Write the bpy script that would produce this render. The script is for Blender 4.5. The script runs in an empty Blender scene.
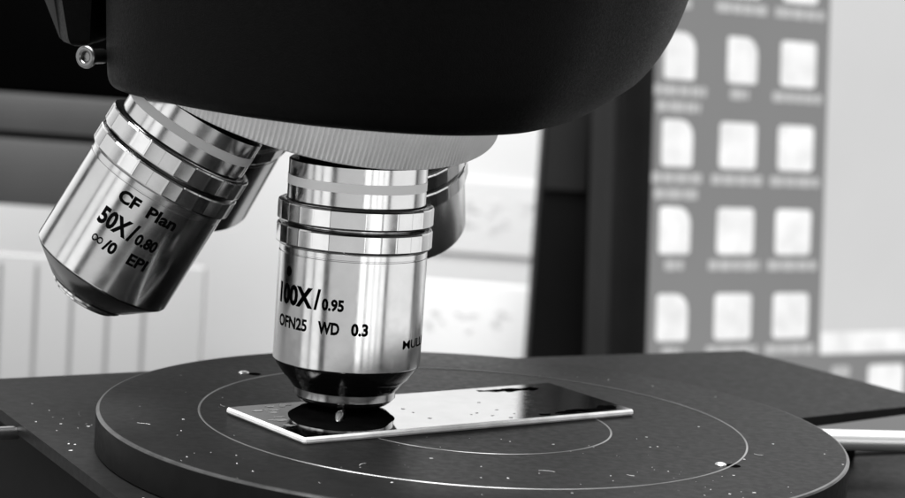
import bpy, bmesh, math, random
from mathutils import Vector, Matrix, noise

# ------------------------------------------------------------------ camera, world, light
S = 0.00084                       # one modelling unit in metres
R = math.radians
sc = bpy.context.scene
COL = sc.collection

cam_d = bpy.data.cameras.new("camera")
cam = bpy.data.objects.new("camera", cam_d)
COL.objects.link(cam)
sc.camera = cam
cam_d.sensor_width = 36.0
cam_d.lens = 98.21
cam_d.clip_start = 0.01
cam_d.clip_end = 50.0
yaw, pitch, roll = R(-0.76958), R(-8.03571), R(4.0)
f = Vector((math.sin(yaw) * math.cos(pitch), math.cos(yaw) * math.cos(pitch), math.sin(pitch)))
r0 = f.cross(Vector((0, 0, 1))).normalized()
u0 = r0.cross(f)
rr = r0 * math.cos(roll) + u0 * math.sin(roll)
uu = -r0 * math.sin(roll) + u0 * math.cos(roll)
cam.matrix_world = Matrix(((rr.x, uu.x, -f.x, 0), (rr.y, uu.y, -f.y, -518.42 * S),
                           (rr.z, uu.z, -f.z, 110.19 * S), (0, 0, 0, 1)))
cam_d.dof.use_dof = True
cam_d.dof.focus_distance = 508 * S
cam_d.dof.aperture_fstop = 33.0

world = bpy.data.worlds.new("World")
sc.world = world
world.use_nodes = True
bg = world.node_tree.nodes["Background"]
bg.inputs[0].default_value = (1, 1, 1, 1)
bg.inputs[1].default_value = 0.08

sc.view_settings.view_transform = 'Standard'
sc.view_settings.look = 'None'
sc.view_settings.exposure = 0.0
sc.view_settings.gamma = 1.0
sc.cycles.max_bounces = 10
sc.cycles.glossy_bounces = 6
sc.cycles.use_denoising = True


def area(name, loc, target, w, h, L):
    """rectangular lamp, L = its radiance"""
    d = bpy.data.lights.new(name, 'AREA')
    d.shape = 'RECTANGLE'
    d.size = w * S
    d.size_y = h * S
    d.energy = L * math.pi * (w * S) * (h * S)
    o = bpy.data.objects.new(name, d)
    COL.objects.link(o)
    o.location = Vector(loc) * S
    q = (Vector(target) - Vector(loc))
    o.rotation_euler = q.to_track_quat('-Z', 'Y').to_euler()
    return o


area("left_side_light", (-877, 30, 210), (-28, 0, 30), 520, 680, 0.95)
area("left_streak_light", (-798, -359, 100), (-28, 0, 30), 194, 640, 1.25)  # unseen strip lamps added for the left streaks in the chrome
area("left_streak_light", (-660, -569, 100), (-28, 0, 30), 224, 640, 1.40)
area("camera_fill_light", (-169, -889, -30), (-28, 0, 30), 727, 400, 0.75)  # unseen fill added behind the camera, lifts the dark middle of the chrome
area("right_streak_light", (266, -808, -30), (-28, 0, 30), 135, 400, 2.50)  # narrow unseen lamps, split to draw bright lines on the barrels
area("right_streak_light", (428, -729, -30), (-28, 0, 30), 120, 400, 2.20)
area("right_streak_light", (542, -644, -30), (-28, 0, 30), 105, 400, 2.10)
area("right_streak_light", (640, -541, -30), (-28, 0, 30), 126, 400, 1.70)
area("right_side_light", (771, -42, -30), (-28, 0, 30), 780, 400, 1.20)
area("ceiling_light", (-250, -120, 1250), (-150, 120, 0), 1200, 1000, 19.0)
area("wall_fill_light", (20, 150, 330), (20, 900, -40), 1300, 320, 2.3)  # unseen fill added to brighten the back wall

# ------------------------------------------------------------------ helpers
WM = {}


def world_of(o):
    return WM.get(o.name, Matrix.Identity(4))


def link(o, parent=None, m=None):
    """m = wanted world matrix (in modelling units)"""
    m = m or Matrix.Identity(4)
    COL.objects.link(o)
    loc = m
    if parent is not None:
        o.parent = parent
        loc = world_of(parent).inverted() @ m
    WM[o.name] = m.copy()
    t = loc.translation * S
    q = loc.to_3x3().to_4x4()
    q.translation = t
    o.matrix_local = q
    return o


def empty(name, loc, label, cat, group=None, rot=None):
    o = bpy.data.objects.new(name, None)
    o.empty_display_size = 0.01
    m = Matrix.Translation(Vector(loc))
    if rot is not None:
        m = m @ rot
    link(o, None, m)
    o["label"] = label
    o["category"] = cat
    if group:
        o["group"] = group
    return o


def finish(bm, name, sharp=32):
    bmesh.ops.recalc_face_normals(bm, faces=bm.faces)
    for v in bm.verts:
        v.co *= S
    me = bpy.data.meshes.new(name)
    bm.to_mesh(me)
    bm.free()
    me.polygons.foreach_set("use_smooth", [True] * len(me.polygons))
    if sharp is not None:
        me.set_sharp_from_angle(angle=R(sharp))
    return me


def part(name, bm, mat, parent=None, m=None, sharp=32, label=None):
    me = finish(bm, name, sharp) if isinstance(bm, bmesh.types.BMesh) else bm
    if mat and not me.materials:
        for x in (mat if isinstance(mat, (list, tuple)) else [mat]):
            me.materials.append(x)
    o = bpy.data.objects.new(name, me)
    link(o, parent, m if m is not None else (world_of(parent) if parent else None))
    if label:
        o["label"] = label
    return o


def lathe(bm, prof, n=128, fn=None, closed=False, mat=0):
    """revolve (r, z) points about z; fn(i_profile, angle, r) may alter the radius"""
    rings = []
    for k, (r, z) in enumerate(prof):
        if r < 1e-6:
            rings.append([bm.verts.new((0, 0, z))])
            continue
        ring = []
        for i in range(n):
            a = 2 * math.pi * i / n
            q = fn(k, a, r) if fn else r
            ring.append(bm.verts.new((q * math.cos(a), q * math.sin(a), z)))
        rings.append(ring)
    pairs = list(zip(rings[:-1], rings[1:]))
    if closed:
        pairs.append((rings[-1], rings[0]))
    for A, B in pairs:
        for i in range(n):
            j = (i + 1) % n
            if len(A) == 1 and len(B) == 1:
                continue
            if len(A) == 1:
                fc = bm.faces.new((A[0], B[i], B[j]))
            elif len(B) == 1:
                fc = bm.faces.new((A[i], A[j], B[0]))
            else:
                fc = bm.faces.new((A[i], A[j], B[j], B[i]))
            fc.material_index = mat
    return bm


def box(bm, x0, x1, y0, y1, z0, z1, bev=0.0, seg=2):
    vs = [bm.verts.new((x, y, z)) for x in (x0, x1) for y in (y0, y1) for z in (z0, z1)]
    idx = [(0, 1, 3, 2), (4, 6, 7, 5), (0, 4, 5, 1), (2, 3, 7, 6), (0, 2, 6, 4), (1, 5, 7, 3)]
    fs = [bm.faces.new([vs[i] for i in q]) for q in idx]
    if bev > 0:
        es = list({e for q in fs for e in q.edges})
        bmesh.ops.bevel(bm, geom=es, offset=bev, segments=seg, affect='EDGES', profile=0.5)
    return bm


def prism(bm, pts, z0, z1, bev=0.0, seg=2):
    lo = [bm.verts.new((x, y, z0)) for x, y in pts]
    hi = [bm.verts.new((x, y, z1)) for x, y in pts]
    n = len(pts)
    fs = [bm.faces.new(lo[::-1]), bm.faces.new(hi)]
    for i in range(n):
        j = (i + 1) % n
        fs.append(bm.faces.new((lo[i], lo[j], hi[j], hi[i])))
    if bev > 0:
        es = list({e for q in fs[:2] for e in q.edges})
        bmesh.ops.bevel(bm, geom=es, offset=bev, segments=seg, affect='EDGES', profile=0.5)
    return bm


def tube(bm, p0, p1, r0, r1=None, n=24, cap=True):
    p0, p1 = Vector(p0), Vector(p1)
    r1 = r0 if r1 is None else r1
    d = (p1 - p0).normalized()
    a = d.orthogonal().normalized()
    b = d.cross(a)
    A, B = [], []
    for i in range(n):
        t = 2 * math.pi * i / n
        v = a * math.cos(t) + b * math.sin(t)
        A.append(bm.verts.new(p0 + v * r0))
        B.append(bm.verts.new(p1 + v * r1))
    for i in range(n):
        j = (i + 1) % n
        bm.faces.new((A[i], A[j], B[j], B[i]))
    if cap:
        bm.faces.new(A[::-1])
        bm.faces.new(B)
    return bm


# ------------------------------------------------------------------ materials
def mat(name, col, rough=0.5, metal=0.0, spec=0.5, var=0.0, vscale=40.0, rvar=0.0, bump=0.0, bscale=400.0,
        stretch=(1, 1, 1), emit=0.0, aniso=0.0):
    """grey principled material with noise driven colour, roughness and bump (scales per metre)"""
    m = bpy.data.materials.new(name)
    m.use_nodes = True
    nt = m.node_tree
    p = nt.nodes["Principled BSDF"]
    p.inputs["Base Color"].default_value = (col, col, col, 1)
    p.inputs["Roughness"].default_value = rough
    p.inputs["Metallic"].default_value = metal
    p.inputs["Specular IOR Level"].default_value = spec
    tc = nt.nodes.new("ShaderNodeTexCoord")
    mp = nt.nodes.new("ShaderNodeMapping")
    mp.inputs["Scale"].default_value = stretch
    nt.links.new(tc.outputs["Object"], mp.inputs[0])

    def nz(scale, detail=4):
        n = nt.nodes.new("ShaderNodeTexNoise")
        n.inputs["Scale"].default_value = scale
        n.inputs["Detail"].default_value = detail
        nt.links.new(mp.outputs[0], n.inputs["Vector"])
        return n

    def rng(src, lo, hi):
        r = nt.nodes.new("ShaderNodeMapRange")
        r.inputs["From Min"].default_value = 0.3
        r.inputs["From Max"].default_value = 0.7
        r.inputs["To Min"].default_value = lo
        r.inputs["To Max"].default_value = hi
        nt.links.new(src.outputs["Fac"], r.inputs["Value"])
        return r
    n1 = nz(vscale)
    r1 = rng(n1, max(0, col * (1 - var)), col * (1 + var))
    nt.links.new(r1.outputs[0], p.inputs["Base Color"])
    if rvar > 0:
        n2 = nz(vscale * 2.3)
        r2 = rng(n2, max(0.01, rough - rvar), min(1, rough + rvar))
        nt.links.new(r2.outputs[0], p.inputs["Roughness"])
    if bump > 0:
        n3 = nz(bscale, 6)
        b = nt.nodes.new("ShaderNodeBump")
        b.inputs["Strength"].default_value = bump
        b.inputs["Distance"].default_value = 0.0002
        nt.links.new(n3.outputs["Fac"], b.inputs["Height"])
        nt.links.new(b.outputs[0], p.inputs["Normal"])
    if emit > 0:
        p.inputs["Emission Color"].default_value = (1, 1, 1, 1)
        nt.links.new(r1.outputs[0], p.inputs["Emission Color"])
        nt.links.remove(p.inputs["Base Color"].links[0])
        p.inputs["Base Color"].default_value = (0.02, 0.02, 0.02, 1)
        p.inputs["Emission Strength"].default_value = emit
    if aniso:
        p.inputs["Anisotropic"].default_value = aniso
        tg = nt.nodes.new("ShaderNodeTangent")
        tg.direction_type = 'RADIAL'
        tg.axis = 'Z'
        nt.links.new(tg.outputs[0], p.inputs["Tangent"])
    return m


M = {}
M['chrome'] = mat("polished_chrome", 0.62, 0.15, 1.0, var=0.03, vscale=300, rvar=0.02)
M['satin'] = mat("satin_chrome", 0.60, 0.17, 1.0, var=0.03, vscale=200, rvar=0.03)
M['matt_chrome'] = mat('matt_chrome', 0.70, 0.27, 1.0, var=0.04, vscale=200)
M['nickel'] = mat("knurled_nickel", 0.80, 0.42, 0.3, var=0.06, vscale=150, rvar=0.05)
M['black_gloss'] = mat("black_chrome", 0.05, 0.18, 0.9, var=0.2, vscale=200, rvar=0.05)
M['black_plastic'] = mat("black_crackle_plastic", 0.0013, 0.5, 0.0, spec=0.055, var=0.3, vscale=900, rvar=0.08, bump=0.5, bscale=4500)
M['black'] = mat("matt_black", 0.002, 0.6, 0.0, spec=0.05, var=0.3, vscale=200)
M['stage'] = mat("black_stage_paint", 0.0098, 0.38, 0.0, spec=0.03, var=0.12, vscale=260, rvar=0.05, bump=0.08, bscale=5200)
M['stage_plate'] = mat("dark_plate_paint", 0.0104, 0.40, 0.0, spec=0.03, var=0.12, vscale=240, rvar=0.05, bump=0.08, bscale=4800)
M['line'] = mat('bare_groove_metal', 0.20, 0.34, 0.8, var=0.55, vscale=60)
M['dark_steel'] = mat('dark_steel', 0.22, 0.28, 1.0, var=0.1, vscale=200)
M['worn'] = mat("worn_edge", 0.06, 0.34, 0.5, var=0.4, vscale=300)
M['band_white'] = mat("white_ring_paint", 0.95, 0.45, var=0.04)
M['band_grey'] = mat("grey_ring_paint", 0.58, 0.45, var=0.05)
M['ink'] = mat("black_ink", 0.003, 0.9, spec=0.0, var=0.1)
M['mirror'] = mat("mirrored_glass", 0.30, 0.06, 1.0, var=0.08, vscale=260, rvar=0.03)
M['glass_edge'] = mat("ground_glass_edge", 0.95, 0.35, 0.0, var=0.15, vscale=300)
M['dark_blot'] = mat("matt_dark_blot", 0.003, 0.9, spec=0.0, var=0.4, vscale=300)
M['tip_reflection'] = mat('dark_tip_reflection', 0.004, 0.9, 0.0, spec=0.0, var=0.3, vscale=300)
M['tip_glint'] = mat('bright_tip_glint', 0.8, 0.12, 0.5, var=0.05)
M['reflection_mottle'] = mat('grey_reflection_mottle', 0.30, 0.35, 0.0, spec=0.3, var=0.4, vscale=500)
M['steel'] = mat("steel_rod", 0.85, 0.38, 0.8, var=0.03)
M['wall'] = mat("white_wall_paint", 0.80, 0.8, var=0.03, vscale=6)
M['desk'] = mat("grey_desk_laminate", 0.16, 0.5, var=0.1, vscale=20)
M['screen'] = mat("lit_desktop", 0.225, 0.3, var=0.05, vscale=8, emit=0.95)
M['icon'] = mat("lit_icon", 0.90, 0.4, var=0.14, vscale=70, emit=1.0)
M['caption'] = mat("lit_caption", 0.50, 0.4, var=0.05, emit=1.0)
M['window'] = mat("lit_window", 0.74, 0.4, var=0.06, vscale=6, emit=0.85)
M['bezel'] = mat("black_bezel", 0.004, 0.5, spec=0.1, var=0.2)
M['side'] = mat("grey_monitor_side", 0.010, 0.6, spec=0.2, var=0.2, vscale=20)
M['tower'] = mat("black_case", 0.003, 0.6, spec=0.05, var=0.15, vscale=30)
M['tower_panel'] = mat("charcoal_panel", 0.013, 0.6, spec=0.1, var=0.1, vscale=30)
M['drawer'] = mat("grey_drawer_front", 0.027, 0.55, var=0.12, vscale=30, bump=0.1, bscale=400)
M['radiator'] = mat("white_enamel", 0.27, 0.45, var=0.04, vscale=10)
M['groove_shade'] = mat("grey_groove_shade", 0.14, 0.6, var=0.05)
M['case'] = mat("black_instrument_case", 0.0008, 0.8, spec=0.0, var=0.2, vscale=20)
M['reflection_block'] = mat('grey_reflection_block', 0.16, 0.5, var=0.5, vscale=25)
M['paper'] = mat("pale_paper", 0.82, 0.7, var=0.03, vscale=10)
M['print'] = mat("pale_grey_print", 0.70, 0.7, var=0.2, vscale=60)
M['carton'] = mat("white_carton", 0.84, 0.6, var=0.03, vscale=10)
M['dust'] = mat("pale_dust", 0.85, 0.7, var=0.3)

# ------------------------------------------------------------------ setting: wall and desk
b = bmesh.new()
box(b, -1500, 1500, 905, 940, -260, 1500)
o = part("wall", b, M['wall'])
o["kind"] = "structure"
b = bmesh.new()
box(b, -1100, 1100, -420, 900, -200, -168, 2)
o = part("desk_surface", b, M['desk'])
o["kind"] = "structure"

# ------------------------------------------------------------------ microscope
mic = empty("microscope", (-10, 20, -168), "metal microscope with chrome objectives over a round black stage", "microscope")

# stage carriage under the plates (black body)
b = bmesh.new()
prism(b, [(-117, 41), (-101, 14), (-63, -56), (-42, -92), (2, -84), (20, -40), (52, 44), (60, 60), (66, 150), (-20, 100)], -42, -10.8, 0.6)
part("stage_carriage", b, M['black'], mic, Matrix.Identity(4))
b = bmesh.new()
prism(b, [(-40, 20), (40, 60), (20, 150), (-70, 110)], -167.9, -42.2, 2)
part("stage_column", b, M['black'], mic, Matrix.Identity(4))
# plate
b = bmesh.new()
prism(b, [(74, 160), (118.4, 104.8), (79, 70), (60, 53), (42, -20), (2, -86), (-45, -97), (-67, -56), (-104, 14), (-119, 42), (-111, 48), (-59, 83)][::-1],
      -10.6, -8, 0.55, 1)
plate = part("stage_plate", b, [M['stage_plate'], M['worn']], mic, Matrix.Identity(4), sharp=10)
for p in plate.data.polygons:
    if 0.3 < p.normal.z < 0.95:
        p.material_index = 1
# rail and lower shelf at the right
b = bmesh.new()
tube(b, (66, 61.8, -12), (160, 83.8, -12), 2.42, n=40)
part("guide_rod", b, M['steel'], mic, Matrix.Identity(4))
b = bmesh.new()
prism(b, [(72, 44), (88, 90), (93, 101), (98, 106), (113, 112), (180, 130), (190, 20), (80, -60)], -34, -24, 1.5, 1)
part("lower_shelf", b, M['stage_plate'], mic, Matrix.Identity(4), sharp=10)
b = bmesh.new()
prism(b, [(84, 104), (96, 108), (98, 102), (86, 98)], -30, -19.5, 0.6)
part("rod_bracket", b, M['black'], mic, Matrix.Identity(4))
# left lever knob
b = bmesh.new()
tube(b, (-122, -9, -10.6), (-98.5, 4.5, -10.6), 1.5, n=24)
part("stage_lever", b, M['dark_steel'], mic, Matrix.Identity(4))

# rotary disc
disc_m = Matrix.Identity(4)
b = bmesh.new()
lathe(b, [(0, 0), (20, 0), (60, 0), (79.3, 0), (79.75, -0.12), (80, -0.5), (80, -7.7), (0, -7.7)], 256)
disc = part("rotary_disc", b, [M['stage'], M['worn']], mic, disc_m)
for p in disc.data.polygons:
    q = p.center / S
    if math.hypot(q.x, q.y) > 79.4 and q.z > -0.55:
        p.material_index = 1
for rad in (29.6, 58.5):
    b = bmesh.new()
    lathe(b, [(rad - .22, 0.0), (rad - .12, .10), (rad + .12, .10), (rad + .22, 0.0)], 256)
    part("engraved_ring", b, M['line'], disc, Matrix.Identity(4))
for x, y in ((-50.6, 35.2), (53.6, -24.2)):
    ang = math.atan2(y, x)
    b = bmesh.new()
    lathe(b, [(0, 0.03), (1.55, 0.03)], 32)
    for v in b.verts:
        v.co.x += x
        v.co.y += y
    h = part("clip_hole_shade", b, M['ink'], disc, Matrix.Identity(4))  # flat black disc; the shade inside the hole is its colour
    b = bmesh.new()
    lathe(b, [(0, .42), (.6, .38), (1.05, .2), (1.2, .0)], 32)
    for v in b.verts:
        v.co.x += x - 2.5
        v.co.y += y + 0.5
    part("clip_pin", b, M['steel'], disc, Matrix.Identity(4))

# ---- turret geometry
AX = Vector((-28.03, 1.59, 0.0))
TOP = 54.3
D0 = 70.5
lv = Vector((-0.48, 0.039, -0.877)).normalized()
wv = Vector((0, 0, -1))
C0 = AX + Vector((0, 0, TOP + D0))
g = math.acos(wv.dot(lv))
al = math.asin(math.sin(g / 2) / math.sin(math.pi / 4))
cb = math.cos(al) / math.cos(g / 2)
mm = (wv + lv).normalized()
nn = wv.cross(lv).normalized()
if nn.y < 0:
    nn = -nn
av = mm * cb + nn * math.sqrt(1 - cb * cb)


def turned(v, ang):
    return Matrix.Rotation(ang, 3, av) @ v


dirs = [turned(wv, k * math.pi / 2) for k in (0, 1, 2.06, 3)]
if (dirs[1] - lv).length > 0.2:
    dirs = [turned(wv, -k * math.pi / 2) for k in (0, 1, 2.06, 3)]
# dirs: working, left, back-left, back-right


def frame(origin, d):
    z = -d.normalized()
    x = Vector((0, 1, 0)).cross(z).normalized()
    y = z.cross(x)
    m = Matrix((x, y, z)).transposed().to_4x4()
    m.translation = origin
    return m


# nosepiece: knurled ring + lower cone, own frame at ring lower edge, z up the turret axis
ring_c = C0 + av * (D0 * math.cos(al) - 6.8)
NM = frame(ring_c, av)
b = bmesh.new()
NT = 256
prof = [(40.5, 0.0), (42.2, 0.0), (42.7, 0.5), (42.7, 13.5), (42.2, 14), (30, 14)]


def teeth(k, a, r):
    if 1 <= k <= 4:
        return r + (0.0 if k in (1, 4) else 0.2) * math.cos(NT * a)
    return r


lathe(b, prof, NT * 6, teeth)
nose = part("nosepiece", b, M['nickel'], mic, NM, sharp=40)
b = bmesh.new()
lathe(b, [(40.8, 0.15), (40.0, -0.6), (23, -7.2), (10, -11), (0, -12)], 96)
part("nosepiece_cone", b, M['black'], nose, NM)

# ---- objective
def text_mesh(bm, s, a0, a1, z, cap, rad=15.9, bold=0.0):
    cu = bpy.data.curves.new("t", 'FONT')
    cu.body = s
    cu.size = 1.0
    cu.offset = bold
    cu.resolution_u = 3
    ob = bpy.data.objects.new("t", cu)
    COL.objects.link(ob)
    dg = bpy.context.evaluated_depsgraph_get()
    me = bpy.data.meshes.new_from_object(ob.evaluated_get(dg))
    bpy.data.objects.remove(ob)
    bpy.data.curves.remove(cu)
    t = bmesh.new()
    t.from_mesh(me)
    bpy.data.meshes.remove(me)
    xs = [v.co.x for v in t.verts]
    x0, x1 = min(xs), max(xs)
    caph = 0.729                       # cap height of the built-in face
    k = (R(a1) - R(a0)) / (x1 - x0)
    for v in t.verts:
        v.co = Vector(((v.co.x - x0) * k + R(a0), v.co.y * cap / caph, 0))
    a = R(a0)
    while a < R(a1):
        a += 0.035
        bmesh.ops.bisect_plane(t, geom=t.verts[:] + t.edges[:] + t.faces[:], plane_co=(a, 0, 0), plane_no=(1, 0, 0))
    vm = {}
    for v in t.verts:
        vm[v] = bm.verts.new((rad * math.cos(v.co.x), rad * math.sin(v.co.x), z + v.co.y))
    for fc in t.faces:
        try:
            bm.faces.new([vm[v] for v in fc.verts])
        except ValueError:
            pass
    t.free()


def knurl_profile(z1, z0):
    return [(15.0, z1), (16.1, z1 - .02), (16.5, z1 - .2), (16.65, z1 - .5), (16.65, z0 + .5), (16.5, z0 + .2), (16.1, z0 + .02), (15.0, z0)]


def scallop(phase):
    n = 28
    def fn(k, a, r):
        if r < 15.5:
            return r
        q = ((a + phase) * n / (2 * math.pi))
        seg, t = int(q) % n, q % 1.0
        ap = r - (0.06 if seg % 2 else 0.0)
        flat = ap * math.cos(math.pi / n) / math.cos((t - 0.5) * 2 * math.pi / n)
        return 0.72 * flat + 0.28 * ap
    return fn


BODY = [(0, 0.0), (12, 0.0), (14.3, 0.0), (14.75, -0.35), (14.75, -3.48)]
base_mesh = {}


def objective(name_label, origin, d, band_mat, texts, dot=None, kind='long'):
    F = frame(origin, d)
    first = 'body' not in base_mesh
    if first:
        b = bmesh.new()
        lathe(b, [(0, 0.0), (12, 0.0), (14.3, 0.0), (14.75, -0.35), (14.75, -8.45), (14.2, -8.7), (14.2, -18.0), (15.55, -18.1), (15.8, -18.3), (15.8, -19.35),
                  (15.6, -19.45), (15.6, -19.65), (15.8, -19.75), (15.8, -42.85), (15.65, -43.05), (14.0, -43.1)], 192)
        base_mesh['body'] = finish(b, "objective")
        base_mesh['body'].materials.append(M['satin'])
        b = bmesh.new()
        lathe(b, [(14.7, -3.52), (14.82, -3.56), (14.82, -5.5), (14.7, -5.54)], 128)
        base_mesh['band'] = b = finish(b, "marking_band")
        for z1, z0, ph, nm in ((-8.75, -13.15, 0.05, 'k1'), (-13.7, -18.0, 0.05, 'k2')):
            b = bmesh.new()
            lathe(b, knurl_profile(z1, z0), 448, scallop(ph))
            base_mesh[nm] = finish(b, "knurled_grip", 24)
            base_mesh[nm].materials.append(M['chrome'])
        b = bmesh.new()
        lathe(b, [(15.2, -43.0), (15.55, -43.12), (15.5, -43.4), (13.6, -46.1), (13.2, -46.5), (12.9, -46.6), (11.3, -48.75), (11.0, -48.9)], 160)
        base_mesh['cone'] = finish(b, "front_cone")
        base_mesh['cone'].materials.append(M['black_gloss'])
        b = bmesh.new()
        lathe(b, [(10.6, -48.8), (10.95, -48.95), (10.95, -49.1), (10.95, -50.5), (10.7, -50.75), (9.7, -50.7)], 160)
        base_mesh['tip'] = finish(b, "tip_ring")
        base_mesh['tip'].materials.append(M['satin'])
        b = bmesh.new()
        lathe(b, [(10.3, -50.7), (10.25, -51.2), (9.6, -51.75), (9.0, -51.8), (7.0, -50.6), (3.2, -49.6), (2.6, -49.3), (0, -49.3)], 128)
        base_mesh['mouth'] = finish(b, "tip_mouth")
        base_mesh['mouth'].materials.append(M['black_gloss'])
        b = bmesh.new()
        lathe(b, [(1.5, -49.2), (1.4, -50.6), (.95, -51.9), (.5, -52.2), (0, -52.25)], 48)
        base_mesh['lens'] = finish(b, "front_lens")
        base_mesh['lens'].materials.append(M['nickel'])
        b = bmesh.new()
        lathe(b, [(0, 0.0), (12, 0.0), (14.3, 0.0), (14.75, -0.35), (14.75, -8.45), (14.2, -8.7), (14.2, -18.0), (15.55, -18.1), (15.8, -18.3), (15.8, -31.6),
                  (15.5, -32.2), (13.2, -33.4), (12.8, -33.6), (12.6, -33.2), (6, -33.0), (0, -33.0)], 192)
        base_mesh['short'] = finish(b, "objective")
        base_mesh['short'].materials.append(M['matt_chrome'])
        b = bmesh.new()
        lathe(b, [(0, 0.0), (12, 0.0), (14.3, 0.0), (14.75, -0.35), (14.75, -8.45), (14.2, -8.7), (14.2, -18.0), (15.55, -18.1), (15.8, -18.3), (15.8, -19.35),
                  (15.6, -19.45), (15.6, -19.65), (15.8, -19.75), (15.8, -41.75), (15.65, -41.95), (14.0, -42.0)], 192)
        base_mesh['bluntbody'] = finish(b, "objective")
        base_mesh['bluntbody'].materials.append(M['satin'])
        b = bmesh.new()
        lathe(b, [(15.2, -41.9), (15.55, -42.02), (15.5, -42.3), (9.6, -47.2), (9.2, -47.3), (9.1, -47.0), (8.6, -47.0), (8.5, -47.9), (8.3, -48.0), (7.7, -48.0), (7.6, -48.7),
                  (7.2, -48.9), (6.6, -48.9), (6.3, -48.4), (4, -48.0), (0, -47.8)], 160)
        base_mesh['blunt'] = finish(b, "front_cone")
        base_mesh['blunt'].materials.append(M['black_gloss'])
        b = bmesh.new()
        lathe(b, [(7.9, -46.9), (8.3, -47.0), (8.3, -48.35), (8.1, -48.55), (7.2, -48.55), (7.1, -49.25), (6.9, -49.4), (6.2, -49.4), (6.0, -48)], 128)
        base_mesh['blunttip'] = finish(b, "tip_ring")
        base_mesh['blunttip'].materials.append(M['satin'])
    o = part("objective", base_mesh[{'short': 'short', 'blunt': 'bluntbody'}.get(kind, 'body')], None, mic, F, label=name_label)
    bm_ = base_mesh['band'].copy()
    part("marking_band", bm_, band_mat, o, F)
    part("knurled_grip", base_mesh['k1'], None, o, F)
    part("knurled_grip", base_mesh['k2'], None, o, F)
    if kind == 'blunt':
        part("front_cone", base_mesh['blunt'], None, o, F)
        part("tip_ring", base_mesh['blunttip'], None, o, F)
    if kind == 'long':
        part("front_cone", base_mesh['cone'], None, o, F)
        part("tip_ring", base_mesh['tip'], None, o, F)
        part("tip_mouth", base_mesh['mouth'], None, o, F)
        part("front_lens", base_mesh['lens'], None, o, F)
    b = bmesh.new()
    lathe(b, [(12.6, -0.02), (12.9, 0.6), (12.9, 5.0), (11, 5.0)], 96)
    part("mount_collar", b, M['black'], o, F)
    if texts:
        b = bmesh.new()
        for s, a0, a1, z, cap, bold in texts:
            text_mesh(b, s, a0, a1, z, cap, 15.83, bold)
        part("lettering", b, M['ink'], o, F, sharp=None)
    if dot:
        b = bmesh.new()
        n = 24
        vs = []
        for i in range(n):
            t = 2 * math.pi * i / n
            a = R(dot[0]) + 0.9 / 15.8 * math.cos(t)
            vs.append(b.verts.new((15.84 * math.cos(a), 15.84 * math.sin(a), dot[1] + 1.1 * math.sin(t))))
        b.faces.new(vs)
        part("set_screw", b, M['ink'], o, F)
    return o


objective("upright objective with white ring, marked 00X/0.95, over the slide", C0 + dirs[0] * D0, dirs[0], M['band_white'], [
    ("100X", -155.5, -116.3, -30.0, 4.1, .045), ("/", -115.3, -109.8, -30.0, 4.1, .045), ("0.95", -108.6, -91.2, -30.0, 2.35, .045),
    ("OFN25", -154, -120.3, -35.1, 2.5, .03), ("WD", -110.7, -93.6, -35.0, 2.5, .045), ("0.3", -84.9, -71.7, -34.9, 2.5, .045),
    ("MULLII", -39.5, -2, -38.1, 1.9, .015)], dot=(-143, -23.3))
objective("leaning objective with grey ring, marked CF Plan 50X/0.80", C0 + dirs[1] * D0, dirs[1], M['band_grey'], [
    ("CF", -106.0, -88.0, -23.5, 2.6, .045), ("Plan", -80.5, -55.1, -23.5, 2.6, .035),
    ("50X", -111.0, -84.6, -29.7, 3.7, .045), ("/", -84.0, -78.6, -29.7, 3.9, .045), ("0.80", -77.6, -59.2, -29.6, 2.4, .045),
    ("\u221e", -107, -97.5, -34.2, 2.9, .0), ("/0", -96.0, -85.5, -34.1, 2.5, .045), ("EPI", -74.5, -58.5, -34.2, 2.5, .035)], kind='blunt')
objective("objective tilted away behind the left one", C0 + dirs[2] * D0, dirs[2], M['band_grey'], None, kind='blunt')
objective("short objective tilted away behind the upright one", C0 + dirs[3] * D0, dirs[3], M['band_white'], None, kind='short')

# ---- head: lofted black housing over the nosepiece
def catmull(P, n):
    out = []
    N = len(P)
    for i in range(N):
        p0, p1, p2, p3 = (Vector(P[(i + k - 1) % N]) for k in range(4))
        for j in range(n):
            t = j / n
            out.append(0.5 * ((2 * p1) + (-p0 + p2) * t + (2 * p0 - 5 * p1 + 4 * p2 - p3) * t * t + (-p0 + 3 * p1 - 3 * p2 + p3) * t ** 3))
    return out


plan = [(-83, 8), (-79.5, -6), (-70, -20), (-54, -35), (-37, -44.5), (-22, -48), (-8, -46), (5, -34), (13, -15), (20, 12), (24, 45), (26, 90), (20, 140), (-40, 150), (-88, 120), (-88, 60)]
rout = [0, 0, 0, 0, 0.05, .15, .3, .55, .8, 1, 1, 1, .6, .2, 0, 0]
levels0 = [(63.6, -6.0, -9.0), (63.9, -3.0, -4.5), (64.8, -1.0, -1.5), (66.3, 0.0, 0.8), (68.5, .35, 4.2), (72, .7, 8.6), (78, 1.1, 13), (85, 1.5, 16.2), (93, 1.8, 18.6), (104, 2.2, 20.5), (150, 3, 23), (230, 3, 24)]
levels = []
for k in range(len(levels0) - 1):
    p0, p1, p2, p3 = (Vector(levels0[min(max(k + q, 0), len(levels0) - 1)]) for q in (-1, 0, 1, 2))
    for j in range(5):
        t = j / 5
        # monotone in z: linear z, smoothed offsets
        m1, m2 = (p2 - p0) / max(1e-6, p2.x - p0.x), (p3 - p1) / max(1e-6, p3.x - p1.x)
        h = p2.x - p1.x
        q = (2 * t ** 3 - 3 * t * t + 1) * p1 + (t ** 3 - 2 * t * t + t) * h * m1 + (-2 * t ** 3 + 3 * t * t) * p2 + (t ** 3 - t * t) * h * m2
        levels.append((p1.x + h * t, q.y, q.z))
levels.append(levels0[-1])
b = bmesh.new()
rings = []
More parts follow.
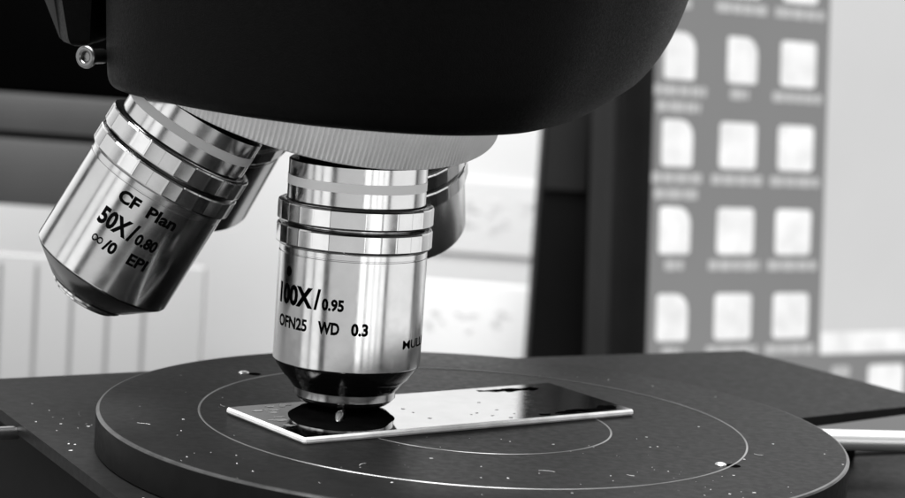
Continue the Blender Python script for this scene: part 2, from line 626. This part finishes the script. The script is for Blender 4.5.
cx, cy = -30.0, 40.0
for z, off, ro in levels:
    P = []
    for (x, y), w in zip(plan, rout):
        d = Vector((x - cx, y - cy))
        d.normalize()
        k = off * (1 - w) + ro * w
        P.append((x + d.x * k, y + d.y * k))
    rings.append([b.verts.new((q.x, q.y, z + 1.1 + 0.012 * max(0.0, -q.x - 35))) for q in catmull(P, 8)])
for A, B in zip(rings[:-1], rings[1:]):
    n = len(A)
    for i in range(n):
        j = (i + 1) % n
        b.faces.new((A[i], A[j], B[j], B[i]))
b.faces.new(rings[0])
b.faces.new(rings[-1])
head = part("head_housing", b, M['black_plastic'], mic, Matrix.Identity(4), sharp=60)
# arm behind the head, out of the frame above
b = bmesh.new()
box(b, -60, 10, 130, 190, -167.9, 230, 6, 4)
# kept off the picture behind the head: the limb that carries head and stage
bmesh.ops.rotate(b, verts=b.verts, cent=(-25, 160, 0), matrix=Matrix.Rotation(R(35), 3, 'Z'))
b.free()
b = bmesh.new()
prism(b, [(-96.0, 20), (-92, 9), (-87.8, 10), (-87.8, 60), (-96, 60)], 73.5, 230, 1.5, 3)
for v in b.verts:
    v.co.x -= max(0.0, v.co.z - 74) * 0.22 * (1 if v.co.x < -91 else 0)
lev = part("condenser_lever", b, M['black_plastic'], mic, Matrix.Identity(4))
b = bmesh.new()
vs = [b.verts.new(q) for q in ((-94.9, 19, 73.6), (-96.0, 19, 74.6), (-130, 19, 150), (-112, 19, 150), (-94.9, 24, 73.6), (-96.0, 24, 74.6), (-130, 24, 150), (-112, 24, 150))]
for q in ((0, 1, 2, 3), (7, 6, 5, 4), (0, 4, 5, 1), (1, 5, 6, 2), (2, 6, 7, 3), (3, 7, 4, 0)):
    b.faces.new([vs[i] for i in q])
part("lit_edge_strip", b, M['drawer'], lev, Matrix.Identity(4))  # grey strip: the lever's lit edge put into shape and colour
b = bmesh.new()
tor = []
for i in range(32):
    a = 2 * math.pi * i / 32
    ring = []
    for j in range(12):
        t = 2 * math.pi * j / 12
        q = 1.75 + .75 * math.cos(t)
        ring.append(b.verts.new((q * math.cos(a), .75 * math.sin(t), q * math.sin(a))))
    tor.append(ring)
for i in range(32):
    for j in range(12):
        b.faces.new((tor[i][j], tor[(i + 1) % 32][j], tor[(i + 1) % 32][(j + 1) % 12], tor[i][(j + 1) % 12]))
tube(b, (0, 0.4, 0), (0, 6, 0), 1.6, n=20)
part("clamp_screw", b, M['dark_steel'], mic, Matrix.Translation((-87.0, 2, 72.0)) @ Matrix.Rotation(R(-25), 4, 'Z'))

# ------------------------------------------------------------------ slide
SA = R(37.5)
SC = Vector((-8.3, 4.9, 0.0))
slide_m = Matrix.Translation((SC.x, SC.y, 0.02)) @ Matrix.Rotation(SA, 4, 'Z')
b = bmesh.new()
box(b, -43.5, 43.5, -15.3, 15.3, 0, 1.4, 0.42, 1)
slide = part("glass_slide", b, [M['glass_edge'], M['mirror']], None, slide_m, sharp=5)
for p in slide.data.polygons:
    if p.normal.z > 0.9:
        p.material_index = 1
slide["label"] = "mirror bright glass slide lying on the round black stage under the objective"
slide["category"] = "slide"
rnd = random.Random(4)


def blot(bm, cx, cy, rx, ry, z, seed):
    n = 40
    vs = []
    for i in range(n):
        t = 2 * math.pi * i / n
        q = 1 + 0.55 * noise.noise(Vector((math.cos(t) * 1.6 + seed * 7.3, math.sin(t) * 1.6, seed)))
        vs.append(bm.verts.new((cx + rx * q * math.cos(t), cy + ry * q * math.sin(t), z)))
    bm.faces.new(vs)


b = bmesh.new()
for cx, cy, rx, ry, s in ((29, 11.0, 3.0, 1.6, 1), (25, 11.4, 3.2, 1.1, 2), (34, 10.6, 2.4, 1.5, 3), (21.5, 12.0, 1.2, .8, 4),
                          (35, -12.6, 5.5, 1.3, 5), (26, -12.9, 3.4, 1.1, 6), (39, -11.0, 2.3, 1.5, 7), (20.0, -13.1, 1.6, .8, 8), (30, -12.0, 2.6, 1.3, 9)):
    blot(b, cx, cy, rx, ry, 1.42, s)
part("dark_blot", b, M['dark_blot'], slide, slide_m)  # irregular matt black patches near both long edges
b = bmesh.new()
q = Matrix.Rotation(-SA, 2) @ Vector((AX.x - SC.x + 0.5, AX.y - SC.y - 7.5))
fc = Vector((AX.x + 0.3, AX.y - 12.0))
inv = Matrix.Rotation(-SA, 2)
for sd in (-1, 1):
    pts = []
    for k in range(25):
        t = -math.pi / 2 + math.pi * k / 24
        w_ = 1 + 0.10 * noise.noise(Vector((sd * 3 + math.cos(t) * 2, math.sin(t) * 2, 5)))
        pts.append((sd * 11.2 * w_ * math.cos(t) if 0 < k < 24 else 0.0, 14.6 * math.sin(t)))
    for y_, x_ in ((8, 0), (5, .75), (-1, 1.0), (-4, .8), (-6, 0)):
        pts.append((sd * x_, y_))
    vs = []
    for x_, y_ in pts:
        w2 = inv @ Vector((fc.x + x_ - SC.x, fc.y + y_ - SC.y))
        vs.append(b.verts.new((w2.x, w2.y, 1.425)))
    b.faces.new(vs)
part("dark_blot", b, M['tip_reflection'], slide, slide_m)  # black patch painted in for the tip's dark reflection
b = bmesh.new()
rnd = random.Random(21)
for k in range(46):
    x, y = rnd.uniform(-41, -14), rnd.uniform(-6, 13.5)
    w2 = Matrix.Rotation(SA, 2) @ Vector((x, y)) + Vector((SC.x, SC.y))
    if ((w2.x - fc.x) / 13) ** 2 + ((w2.y - fc.y) / 16.5) ** 2 < 1:
        continue
    blot(b, x, y, rnd.uniform(.3, 1.5), rnd.uniform(.3, 1.1), 1.43 + .0006 * k, 30 + k)
for k in range(10):
    blot(b, rnd.uniform(-8, 16), rnd.uniform(-13.5, 12), rnd.uniform(.2, .6), rnd.uniform(.2, .4), 1.43 + .0006 * k, 90 + k)
part("reflection_mottle", b, M['reflection_mottle'], slide, slide_m)  # grey flecks painted in for a mottled reflection
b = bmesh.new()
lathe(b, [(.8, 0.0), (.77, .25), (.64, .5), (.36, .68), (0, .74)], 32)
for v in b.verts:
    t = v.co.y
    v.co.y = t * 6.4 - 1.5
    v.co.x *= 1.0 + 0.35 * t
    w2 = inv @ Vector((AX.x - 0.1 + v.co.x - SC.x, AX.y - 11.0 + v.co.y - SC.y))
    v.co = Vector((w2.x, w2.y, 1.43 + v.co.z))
part("tip_glint", b, M['tip_glint'], slide, slide_m, sharp=80)  # small bright shape added as the lens tip's glint in the slide

# ------------------------------------------------------------------ dust on the stage
rnd = random.Random(11)
b = bmesh.new()
def flake(x, y, z, s):
    n = rnd.randint(3, 6)
    a0 = rnd.random() * 6.28
    el = 1 + rnd.random() * 1.4
    vs = []
    for k in (0, 1):
        for i in range(n):
            a = a0 + 2 * math.pi * i / n
            q = s * (.7 + .5 * rnd.random())
            vs.append(b.verts.new((x + el * q * math.cos(a), y + q * math.sin(a), z + (0.01 if k == 0 else s * .5))))
    b.faces.new(vs[:n][::-1]); b.faces.new(vs[n:])
    for i in range(n):
        j = (i + 1) % n
        b.faces.new((vs[i], vs[j], vs[n + j], vs[n + i]))
k = 0
while k < 120:
    a = rnd.uniform(-math.pi, math.pi)
    q = 79 * math.sqrt(rnd.random())
    x, y = q * math.cos(a), q * math.sin(a)
    p = (Matrix.Rotation(-SA, 2) @ Vector((x - SC.x, y - SC.y)))
    if abs(p.x) < 45 and abs(p.y) < 17:
        continue
    if y > 10 and rnd.random() < .7:
        continue
    k += 1
    flake(x, y, 0, rnd.choice((.05, .05, .06, .07, .08, .1, .12, .17)))
for k in range(90):
    t = rnd.random()
    x = -100 + 50 * t + rnd.uniform(0, 16)
    y = 10 - 92 * t + rnd.uniform(0, 16)
    if x * x + y * y < 81.5 ** 2 or (x + 104) * 70 + (y - 14) * 37 < 60:
        continue
    flake(x, y, -8, rnd.choice((.06, .08, .1, .13, .2)))
for k in range(7):
    a = rnd.uniform(-math.pi, 0.1)
    q_ = rnd.uniform(40, 76)
    x, y, t = q_ * math.cos(a), q_ * math.sin(a), rnd.uniform(0, 6.28)
    p = Matrix.Rotation(-SA, 2) @ Vector((x - SC.x, y - SC.y))
    if abs(p.x) < 48 and abs(p.y) < 20:
        continue
    bend = rnd.uniform(-.5, .5)
    for q in range(rnd.randint(3, 6)):
        x2, y2 = x + .55 * math.cos(t), y + .55 * math.sin(t)
        tube(b, (x, y, .06), (x2, y2, .06), .03, n=5)
        x, y, t = x2, y2, t + bend
o = part("dust", b, M['dust'], None, Matrix.Identity(4), sharp=1)
o["kind"] = "stuff"
o["label"] = "pale dust specks scattered over the black stage"
o["category"] = "dust"

# ------------------------------------------------------------------ monitor (yawed away, its left edge nearest)
a, bb, gg = 0.692263, -0.115117, 0.039065
MR = (Matrix.Rotation(a, 3, 'Z') @ Matrix.Rotation(bb, 3, 'X') @ Matrix.Rotation(gg, 3, 'Y')).to_4x4()
MM = Matrix.Translation((117.95, 650, -36.57)) @ MR
mon_base = MM @ Vector((90, 20, -130))
mon = empty("monitor", (mon_base.x, mon_base.y, -168), "lit monitor showing rows of white desktop icons", "monitor")
PV, PH = 40.635, 39.542
b = bmesh.new()
box(b, -57, 300, 0, 1.0, -108, 190)
screen = part("screen", b, M['screen'], mon, MM)
b = bmesh.new()
for x0, x1, z0, z1 in ((-77, -57.2, -125, 207), (300.2, 320, -125, 207), (-57.2, 300.2, 190.2, 207), (-57.2, 300.2, -125, -108.2)):
    box(b, x0, x1, -2.5, 3, z0, z1, .8)
part("bezel", b, M['bezel'], mon, MM)
b = bmesh.new()
box(b, -77, 320, 3.1, 19, -125, 207, 1)
part("back_shell", b, M['side'], mon, MM)
b = bmesh.new()
prism(b, [(90, 60), (170, 60), (170, -10), (90, -10)], -20, -14, 1)
b2 = bmesh.new()
box(b2, 95, 145, 19.2, 30, -172, 20, 2)
for v in b2.verts:
    pass
b.free()
part("stand", b2, M['bezel'], mon, MM)


def rrect(bm, x0, x1, z0, z1, y0, y1, r, cut=0.0):
    pts = []
    for (cx_, cz_, s0) in ((x1 - r, z1 - r, 0), (x0 + r, z1 - r, 90), (x0 + r, z0 + r, 180), (x1 - r, z0 + r, 270)):
        q = cut if (cut and s0 == 0) else r
        if cut and s0 == 0:
            cx_, cz_ = x1 - q, z1 - q
        for k in range(5):
            t = R(s0 + 90 * k / 4)
            pts.append((cx_ + q * math.cos(t), cz_ + q * math.sin(t)))
    fr = [bm.verts.new((x, y0, z)) for x, z in pts]
    bk = [bm.verts.new((x, y1, z)) for x, z in pts]
    bm.faces.new(fr)
    bm.faces.new(bk[::-1])
    for i in range(len(pts)):
        j = (i + 1) % len(pts)
        bm.faces.new((fr[i], fr[j], bk[j], bk[i]))


rnd = random.Random(7)
for row in range(-1, 5):
    for c in range(0, 3):
        x = (c - 1) * PH
        z = -(row - 3) * PV
        if z < -100 or z > 185:
            continue
        b = bmesh.new()
        if c == 0:
            rrect(b, x - 10, x + 9.5, z - 11, z + 11, -0.5, -0.02, 2, 8)
        elif c == 1 and row == 1:
            rrect(b, x - 8.5, x + 11, z - 11, z + 11, -0.5, -0.02, 2, 8)
        else:
            rrect(b, x - 12, x + 12, z - 11, z + 11, -0.5, -0.02, 2.5)
        part("icon", b, M['icon'], screen, MM)
        # caption lines: short word blocks
        b = bmesh.new()
        lines = [(17.5, -13.5), (14, -21)] if (c == 0 and row in (1, 2)) else ([(6, -13.5)] if (c == 0 or (c == 1 and row == 1)) else [(17, -13.5)])
        for w_, dz in lines:
            xx = x - w_
            while xx < x + w_ - 1.5:
                l_ = min(rnd.uniform(5, 11), x + w_ - xx)
                rrect(b, xx, xx + l_, z + dz - 5.2, z + dz - .2, -0.35, -0.02, 1.4)
                xx += l_ + 1.0
        part("caption", b, M['caption'], screen, MM)
b = bmesh.new()
rrect(b, 61, 292, -60, 180, -0.6, -0.02, 1)
part("open_window", b, M['window'], screen, MM)
b = bmesh.new()
rrect(b, 61.3, 291.7, -59.7, -49, -1.0, -0.62, .8)
part("status_bar", b, M['icon'], screen, MM)
for x in (110, 150, 190, 230):
    b = bmesh.new()
    rrect(b, x - 13, x + 13, -84, -66, -0.5, -0.02, 2.5)
    part("icon", b, M['icon'], screen, MM)
b = bmesh.new()
rrect(b, 70, 83, -72, -66, -0.5, -0.02, 2)
part("caption", b, M['caption'], screen, MM)

# ------------------------------------------------------------------ things behind the microscope
tow = empty("computer_tower", (37, 690, -168), "tall black computer tower standing left of the lit monitor", "computer")
b = bmesh.new()
box(b, 24, 55, 645, 760, -168, 210, 1.5)
part("case", b, M['tower'], tow, Matrix.Identity(4))
b = bmesh.new()
box(b, 25.5, 45.5, 641.5, 644.8, -22, 208, .8)
part("upper_panel", b, M['tower_panel'], tow, Matrix.Identity(4))

dr = empty("drawer_unit", (-250, 640, -11), "grey drawer unit with a dark gap between its two fronts", "drawer unit")
ROT = Matrix.Identity(4)
b = bmesh.new()
box(b, -420, -132, 606, 660, -41, 9)
part("carcass", b, M['black'], dr, ROT)
b = bmesh.new()
box(b, -420, -126, 600, 605.8, -8.2, 9.2, .8)
part("drawer_front", b, M['drawer'], dr, ROT)
b = bmesh.new()
box(b, -420, -126, 600, 605.8, -42, -11.6, .8)
part("drawer_front", b, M['drawer'], dr, ROT)

cs = empty("instrument_case", (-250, 700, 9), "black instrument case standing on the grey drawer unit", "case")
b = bmesh.new()
box(b, -420, -72, 602, 655, 9.6, 60, 3)
part("shell", b, M['case'], cs, ROT)
b = bmesh.new()
box(b, -420, -72, 602.5, 655, 60.2, 240, 2)
part("reflection_block", b, M['reflection_block'], cs, ROT)  # unseen grey block, added only to be mirrored in the slide
b = bmesh.new()
for zz in range(72, 200, 14):
    box(b, -190, -112, 601.0, 602.3, zz, zz + 6, .4)
part("reflection_bars", b, M['tower_panel'], cs, ROT)  # unseen bars added to break up that mirrored grey

rad = empty("radiator", (-220, 600, -168), "white ribbed radiator panel against the wall below the grey drawers", "radiator")
b = bmesh.new()
box(b, -420, -126, 588, 592.5, -160, -62.5, 1.2, 3)
part("panel", b, M['radiator'], rad, ROT)
b = bmesh.new()
x = -418.0
while x < -140:
    box(b, x, x + 1.5, 587.4, 587.9, -156, -67)
    x += 16.5
part("groove_shade", b, M['groove_shade'], rad, ROT)  # flat darker strips, groove shade put into their colour

pn = empty("paper_notice", (-6, 903, -60), "pale paper notice with faint grey print on the white wall", "notice")
b = bmesh.new()
box(b, -42, 40, 902.5, 904.5, -92, -50)
part("sheet", b, M['paper'], pn, ROT)
b = bmesh.new()
rnd = random.Random(5)
for cx, cz in ((-14, -70), (6, -72), (22, -69)):
    for k in range(7):
        x_, z_ = cx + rnd.uniform(-6, 4), cz + rnd.uniform(-9, 8)
        box(b, x_, x_ + rnd.uniform(2, 6), 902.1 - .02 * k, 902.4, z_, z_ + rnd.uniform(1, 4))
part("print", b, M['print'], pn, ROT)

ct = empty("carton", (0, 790, -168), "white carton with faint grey marks behind the microscope", "carton")
b = bmesh.new()
box(b, -60, 40, 760, 766, -168, -88, .8)
part("carton_body", b, M['carton'], ct, ROT)
b = bmesh.new()
for cx, cz in ((-24, -110), (-9, -109), (10, -106)):
    for k in range(6):
        x_, z_ = cx + rnd.uniform(-5, 3), cz + rnd.uniform(-6, 6)
        box(b, x_, x_ + rnd.uniform(1.5, 4), 759.5 - .02 * k, 759.8, z_, z_ + rnd.uniform(.8, 3))
part("print", b, M['print'], ct, ROT)
